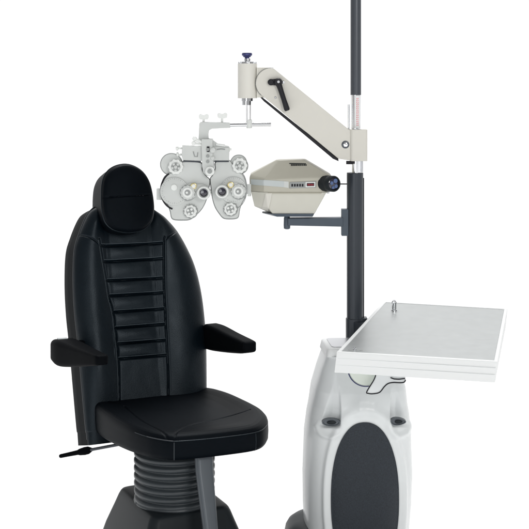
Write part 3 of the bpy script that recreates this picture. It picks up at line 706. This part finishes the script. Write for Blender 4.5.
def half(f):
    sx = (lambda x: 419.6-x) if f else (lambda x: x)
    dy = -1.2 if f else 0; kx = .90 if f else 1.0
    mx = (lambda x: float(np.interp(x, [150, 156, 160.6, 171.6, 190, 202, 209.4], [257, 251.5, 247, 238.4, 223.6, 215.4, 210.6]))) if f else (lambda x: x)
    fx = (lambda x: 213.4+(213.4-x)) if f else (lambda x: x)      # the raised parts in front
    gx = (lambda x: 210.7+(210.7-x)) if f else (lambda x: x)
    A = lambda L: [(mx(x), y+dy) for x, y in L]
    # rear plate (slightly larger, darker rim), then main body
    outline = [(183, 162), (200.5, 162.8), (202, 170), (206, 176.5), (209.4, 180), (208.6, 188), (206.2, 199), (202, 208), (196, 214.6), (190, 219), (182, 219.8), (174, 219.2), (171.6, 217), (170.4, 211), (168.2, 205.5), (162.5, 196), (161.6, 186), (164.4, 177.5), (169, 174), (176, 171)]
    ol = catmull(A(outline), 110)
    body = MB().prism(pxpoly([tuple(p) for p in ol], YQ-.012), (0, .045, 0)).build('lens_battery', 'optic', ph, bevel=.0025, label='right lens battery housing' if f else 'left lens battery housing')
    rim_ = ol.mean(0)+(ol-ol.mean(0))*1.012
    MB().path([U(x, y, YQ+.006) for x, y in rim_], S(.55, YQ), 6, True).build('housing_seam', 'optic_dark', ph, body)
    # upper lobe with its control knob
    c = (mx(171.3), 164.3+dy); LR = 8.4 if f else 11.2; mb = MB(); disc_(mb, *c, LR, -.002, .036, 56, .08); lobe = mb.build('upper_lobe', 'optic', ph, body)
    MB().torus(U(c[0], c[1], YQ-.0015), (0, 1, 0), S(LR-.3, YQ), S(.4, YQ), 56).build('lobe_edge', 'optic_dark', ph, body)
    def fluted(name, x, y, r, d0, d1, m, nf=6, hub=None):
        mb = MB(); base = U(x, y, YQ); rs = []
        for dd, s_ in ((d1, 1.0), (d0+.003, 1.0), (d0+.0008, .95), (d0, .86), (d0-.0002, .02)):
            ring = []
            for g in range(72):
                a = 2*math.pi*g/72; rr_ = S(r, YQ)*s_*(1+.055*math.cos(a*nf)); ring.append(base+np.array([rr_*math.cos(a), dd, rr_*math.sin(a)]))
            rs.append(ring)
        mb.loft(rs); k = mb.build(name, m, ph, body, smooth=40)
        sh = MB(); disc_(sh, x+.3, y+.5, r+.9, d1-.0012, d1+.001, 48, .02); sh.build('knob_shade_disc', 'optic_dark', ph, body)  # dark disc behind each knob paints the shade around it
        return k
    kx_, ky_ = (239.8 if f else 176.2), 166.6+dy
    fluted('sphere_knob', kx_, ky_, 7.4, -.024, 0, 'knob', 10)
    mb = MB()
    for g in range(5):
        a = R(g*72+20); disc_(mb, kx_+3.4*math.cos(a), ky_+3.4*math.sin(a), 1.35, -.029, -.023, 14)
    disc_(mb, kx_, ky_, 1.8, -.031, -.023, 16); mb.build('knob_studs', 'optic', ph, body)
    mb = MB(); disc_(mb, kx_, ky_, 4.6, -.0255, -.023, 30, .04); mb.build('knob_face', 'optic_dark', ph, body)
    # large side dial with dark arc slot
    c = (233.5 if f else 174.6, 191+dy); mb = MB(); disc_(mb, *c, 13.2 if f else 14.0, -.019, .0, 64, .06); mb.build('side_dial', 'optic', ph, body)
    rng_ = range(118, 262, 6); arcp = []
    for g in rng_:
        a = R(g); x = 176.2+15.4*math.cos(a); y = 190.5-19*math.sin(a)*1.0; arcp.append(U(mx(x), y+dy, YQ-.0135))
    MB().path(arcp, S(.85 if not f else .35, YQ), 8).build('dial_slot', 'trim' if not f else 'optic_dark', ph, body)
    mb = MB(); disc_(mb, mx(174.5), 187+dy, 3.0, -.023, -.018, 24); mb.build('dial_window', 'knob', ph, body)
    mb = MB(); tc_ = (233.5 if f else 174.6, 191+dy); tr_ = 12.3 if f else 13.0
    for g in range(0, 360, 10):
        a_ = R(g); l_ = 1.6 if g % 30 == 0 else .9
        mb.prism(pxpoly([(tc_[0]+q*math.cos(a_)-k_*math.sin(a_)*.16, tc_[1]+q*math.sin(a_)+k_*math.cos(a_)*.16) for q, k_ in ((tr_-l_, -1), (tr_, -1), (tr_, 1), (tr_-l_, 1))], YQ-.0195), (0, .002, 0))
    mb.build('dial_graduations', 'optic_dark', ph, body)
    # side stub
    x0, x1 = (mx(156.5), mx(165)); y0, y1 = (188.5+dy*3.5, 200+dy*5)
    mb = MB(); mb.box(min(x0, x1), y0, max(x0, x1), y1, YQ+.002, .02); st_ = mb.build('side_stub', 'optic', ph, body, bevel=.0015)
    # raised cross-cylinder bridge between the eyepiece knob and the aperture
    ex, ey = fx(204.3), 191.9+dy; qx, qy = fx(188.2), 191.8+dy
    bridge = catmull([(qx, qy-8), ((qx+ex)/2, qy-7.6), (ex, ey-7.2), (ex+(7 if not f else -7), ey), (ex, ey+7.2), ((qx+ex)/2, qy+5), (qx, qy+8), (qx-(8 if not f else -8), qy)], 60)
    MB().prism(pxpoly([tuple(p) for p in bridge], YQ-.0212), (0, .01, 0)).build('cylinder_bridge', 'optic', ph, body, bevel=.0012)
    k = fluted('cylinder_knob', qx, qy, 7.2, -.034, -.018, 'optic', 12)
    mb = MB(); disc_(mb, qx, qy, 5.0, -.037, -.033, 32, .08); mb.build('knob_ring', 'knob', ph, body)
    mb = MB(); disc_(mb, qx, qy, 2.9, -.039, -.036, 24, .08); mb.build('knob_face', 'optic_dark', ph, body)
    mb = MB(); disc_(mb, qx-.6, qy-.2, 1.2, -.042, -.038, 16); mb.build('knob_cap', 'knob', ph, body)
    # eyepiece
    mb = MB(); b0 = U(ex, ey, YQ); rr_ = S(6.9, YQ)
    mb.lathe(b0+np.array([0, -.018, 0]), (0, -.03, 0), [(0, rr_*.96), (.1, rr_), (.8, rr_), (.95, rr_*.93), (1, rr_*.84), (1, rr_*.66), (.85, rr_*.58), (.5, rr_*.54), (.5, .0001)], 56)
    ep = mb.build('eyepiece', 'knob', ph, body, smooth=30)
    mb = MB(); mb.lathe(b0+np.array([0, -.036, 0]), (0, -.004, 0), [(0, rr_*.56), (.6, rr_*.5), (1, rr_*.02)], 40); mb.build('lens', 'glass', ph, body)
    MB().torus(b0+np.array([0, -.0475, 0]), (0, 1, 0), rr_*.64, S(.55, YQ), 44).build('lens_ring', 'optic_dark', ph, body)
    # small brass ball lever
    px_, py_ = fx(194)-(2 if f else 0), 185.5+dy; mb = MB(); disc_(mb, px_, py_, 3.1, -.032, -.019, 26, .25); mb.build('axis_lever', 'brass', ph, body)
    mb = MB(); disc_(mb, px_+.3, py_-.2, 1.9, -.036, -.03, 20, .35); mb.build('axis_cap', 'knob', ph, body)
    # bottom knob
    bx_, by_ = gx(190.8), 210.6+dy*1.8
    fluted('prism_knob', bx_, by_, 6.2, -.03, -.012, 'knob', 9)
    mb = MB(); disc_(mb, bx_, by_, 3.9, -.0325, -.029, 28, .08); mb.build('knob_face', 'optic_dark', ph, body)
    mb = MB()
    for g in range(4):
        a = R(g*90+30); disc_(mb, bx_+2.5*math.cos(a), by_+2.5*math.sin(a), 1.25, -.036, -.031, 14)
    mb.build('knob_studs', 'knob', ph, body)
    mb = MB()
    for g in range(0, 360, 20):
        a = R(g); disc_(mb, bx_+7.2*math.cos(a), by_+7.2*math.sin(a), .35, -.0135, -.011, 6)
    mb.build('dial_marks', 'optic_dark', ph, body)
half(False); half(True)

# ================================================================== CHART PROJECTOR
YR = YP-.002
pr = thing('chart_projector', 'beige faceted chart projector with dark lens barrel resting on the slate bracket', 'projector', tuple(U(287.2, 214.6, YR)))
def ring(y, pts): return [U(x, y_, YR)+np.array([0, dy, 0]) if False else np.array([U(x, y_, YR)[0], YR+dy, U(x, y_, YR)[2]]) for x, y_, dy in pts]
# rings go round: left tip, front-left, front-right, right, back-right, back-left
def rg(yc, xl, xfl, xfr, xr, d, dyl=0, dyr=0):
    return [np.array([U(x, yy, YR)[0], YR+dd, U(x, yy, YR)[2]]) for x, yy, dd in
            ((xl, yc+dyl, -d*.45), (xfl, yc, -d), (xfr, yc+dyr, -d), (xr, yc+dyr, -d*.35), (xr, yc+dyr, d*.5), (xfr, yc+dyr, d), (xfl, yc, d), (xl, yc+dyl, d*.6))]
low = MB().loft([rg(213.2, 272, 273, 313, 314.5, .045), rg(205.5, 254.5, 268, 317.5, 318.5, .062), rg(191.5, 251.2, 266, 324.5, 326.3, .078), rg(190.4, 250.3, 265, 325.5, 328, .080)])
lower = low.build('lower_shell', 'beige_light', pr, bevel=.0022)
up_ = MB().loft([rg(190.2, 249.8, 264, 327, 329.5, .082), rg(178.3, 249.6, 264, 329, 331, .082, -1.0, -2.2), rg(176.6, 250.8, 265, 328.6, 330.5, .078, -3.0, -2.6), rg(159.6, 276.5, 280, 303.5, 305.5, .034, .2, -.6)])
upper = up_.build('upper_shell', 'beige', pr, bevel=.003)
base_ = MB().loft([rg(215.4, 273.5, 277, 312, 313, .047), rg(212.3, 262, 270, 313.5, 314.5, .052)]).build('base_tray', 'slate', pr, bevel=.001)
# light inner facet on the lower shell
def pf(x, y, d): return np.array([U(x, y, YR-d)[0], YR-d, U(x, y, YR-d)[2]])
def obj_bvh(o, off):
    bm = bmesh.new(); bm.from_mesh(o.data); bm.transform(Matrix.Translation(off)); t = BVHTree.FromBMesh(bm); bm.free(); return t
def sheet_on(tree, corners, nu, nv, lift, name, m, root, par):
    """thin skin laid on a surface inside four photo corners (tl, tr, br, bl)"""
    tl, tr, br_, bl2 = [np.array(c, float) for c in corners]; V_ = []; F_ = []
    for j in range(nv+1):
        for i in range(nu+1):
            a = tl+(tr-tl)*i/nu; b = bl2+(br_-bl2)*i/nu; q = a+(b-a)*j/nv
            d = Vector(((q[0]-CX)/F, 1, -(q[1]-HY)/F)).normalized(); h, nn, _, _ = tree.ray_cast(Vector((0, 0, HC)), d)
            if h is None: return
            if nn.dot(d) > 0: nn = -nn
            V_.append(np.array(h)+np.array(nn)*lift)
    for j in range(nv):
        for i in range(nu): k_ = j*(nu+1)+i; F_.append((k_, k_+1, k_+nu+2, k_+nu+1))
    return MB().add(V_, F_).build(name, m, root, par)
lt = obj_bvh(lower, pr.location); ut = obj_bvh(upper, pr.location)
sheet_on(lt, ((266, 193), (272, 193), (268.5, 211), (262.5, 208.5)), 12, 24, .0022, 'corner_strip', 'cream', pr, lower)
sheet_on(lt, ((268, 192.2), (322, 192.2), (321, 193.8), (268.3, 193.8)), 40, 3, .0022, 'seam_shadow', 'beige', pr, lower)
# pale band at the left of the front
sheet_on(ut, ((250.9, 179.2), (284, 181.2), (284, 187.2), (250.9, 184.6)), 60, 8, .0012, 'side_band', 'band', pr, upper)
sheet_on(ut, ((284, 181.2), (288.6, 181.5), (288.6, 188), (284, 187.2)), 6, 6, .0014, 'band_end', 'optic', pr, upper)
# control label with red display
fr_ = MB().prism([pf(289.8, 182.2, .0848), pf(316.2, 181.2, .0848), pf(316.2, 187.6, .0848), pf(289.4, 188.4, .0848)], (0, .004, 0)).build('control_plate', 'optic_dark', pr, upper, bevel=.0006)
MB().prism([pf(305.6, 182.2, .0858), pf(315.2, 181.9, .0858), pf(315.2, 187, .0858), pf(305.6, 187.3, .0858)], (0, .002, 0)).build('display_frame', 'knob', pr, upper)
mb = MB()
mb.prism([pf(306.8, 183.2, .0868), pf(314.2, 183, .0868), pf(314.2, 186, .0868), pf(306.8, 186.2, .0868)], (0, .002, 0)); mb.build('display', 'trim', pr, upper)
mb = MB()
for i in range(4):
    x = 307.6+i*1.6; mb.prism([pf(x, 183.9, .0874), pf(x+1.1, 183.9, .0874), pf(x+1.1, 185.6, .0874), pf(x, 185.6, .0874)], (0, .001, 0))
mb.build('display_digits', 'led', pr, upper)
mb = MB()
for i in range(5):
    x = 291.4+i*2.6; mb.prism([pf(x, 184, .0858), pf(x+1.7, 183.9, .0858), pf(x+1.7, 186.5, .0858), pf(x, 186.6, .0858)], (0, .002, 0))
mb.build('buttons', 'trim', pr, upper)
# dark illegible name plate on the sloping top: follow the facet
def topf(x, y):
    t = (176.6-y)/(176.6-159.6); d = .078+(.034-.078)*t; return pf(x, y, d+.0015)
mb = MB()
mb.prism([topf(289.3, 163), topf(306, 163.3), topf(306, 164.1), topf(289.3, 163.8)], (0, .003, 0))
x = 291
random.seed(5)
while x < 305.5:
    w_ = random.uniform(.7, 1.5); mb.prism([topf(x, 164.3), topf(x+w_, 164.3), topf(x+w_, 165.7), topf(x, 165.7)], (0, .003, 0)); x += w_+.35
mb.build('name_strip', 'housing', pr, upper)
# lens barrel
b0 = np.array(pf(318, 183.2, .03)); ax = np.array(pf(334.2, 183.8, .122))-b0
bl_ = np.linalg.norm(ax); rr_ = S(8.0, YR)
prof = [(0, rr_*.95)]
for i in range(9):
    t = .25+i*.055; prof += [(t, rr_*1.0), (t+.02, rr_*1.0), (t+.024, rr_*.965), (t+.05, rr_*.965)]
prof += [(.78, rr_*.98), (.97, rr_*.98), (1.0, rr_*.92), (1.0, rr_*.78), (.94, rr_*.74)]
barrel = MB().lathe(b0, ax, prof, 56, cap=True).build('lens_barrel', 'housing', pr, smooth=30)
MB().lathe(b0+ax*.945, ax/bl_*.004, [(0, rr_*.74), (.6, rr_*.6), (1, rr_*.02)], 40).build('lens', 'glass', pr, barrel)
a = ax/bl_; hu = np.cross(a, Z); hu /= np.linalg.norm(hu); hv = np.cross(hu, a)
mb = MB()
for gx, gz, r_ in ((-.25, .35, .3), (.3, .1, .24), (-.3, -.3, .26), (.15, -.45, .2)):
    c = b0+ax*.955+a*.003+hu*gx*rr_+hv*gz*rr_; mb.lathe(c, a*.002, [(0, rr_*r_), (1, rr_*r_*.8)], 20)
mb.build('lens_reflection', 'blue', pr, barrel)  # blue dabs that paint reflections onto the lens
MB().tube(pf(328, 190, .06), pf(328, 193.4, .06), S(1.3, YR), n=14).build('thumb_screw', 'steel', pr, barrel)
MB().tube(np.array(pf(340, 184, .04)), np.array(pf(347, 184, .03)), S(.6, YR), n=10).build('focus_pin', 'trim', pr, barrel)
MB().box(247.6, 186, 251, 196.5, YR-.02, .03).build('side_knob', 'knob', pr, lower, bevel=.002)

# ================================================================== LIGHT
w = bpy.data.worlds.new('World'); scene.world = w; w.use_nodes = True; nt = w.node_tree
bg = nt.nodes['Background']; tc = nt.nodes.new('ShaderNodeTexCoord'); sx = nt.nodes.new('ShaderNodeSeparateXYZ')
nt.links.new(tc.outputs['Generated'], sx.inputs[0])
mr = nt.nodes.new('ShaderNodeMapRange'); mr.interpolation_type = 'SMOOTHSTEP'
mr.inputs[1].default_value = .2; mr.inputs[2].default_value = .62; mr.inputs[3].default_value = .30; mr.inputs[4].default_value = 1.02
nt.links.new(sx.outputs['Y'], mr.inputs[0]); nt.links.new(mr.outputs[0], bg.inputs['Strength'])
bg.inputs['Color'].default_value = (1, 1, 1, 1)
def area(name, pos, target, size, power, col=(1, 1, 1), sy=None):
    l = bpy.data.lights.new(name, 'AREA'); l.energy = power; l.color = col; l.shape = 'RECTANGLE'; l.size = size; l.size_y = sy or size
    o = bpy.data.objects.new(name, l); C.objects.link(o); o.location = pos
    o.rotation_euler = (Vector(target)-Vector(pos)).to_track_quat('-Z', 'Y').to_euler(); return o
area('key_softbox', (1.5, .3, 2.8), (.1, 4.2, .8), 1.1, 52, (1, .99, .97))
area('fill_softbox', (-1.0, .6, 1.3), (.1, 4.2, .7), 1.0, 11, (.95, .98, 1))
l = bpy.data.lights.new('floor_wash', 'SUN'); l.energy = 2.6; l.angle = R(30); o = bpy.data.objects.new('floor_wash', l); C.objects.link(o)
o.rotation_euler = (R(-25), 0, 0)
scene.view_settings.view_transform = 'Standard'; scene.view_settings.look = 'None'; scene.view_settings.exposure = 0; scene.view_settings.gamma = 1
scene.cycles.max_bounces = 8
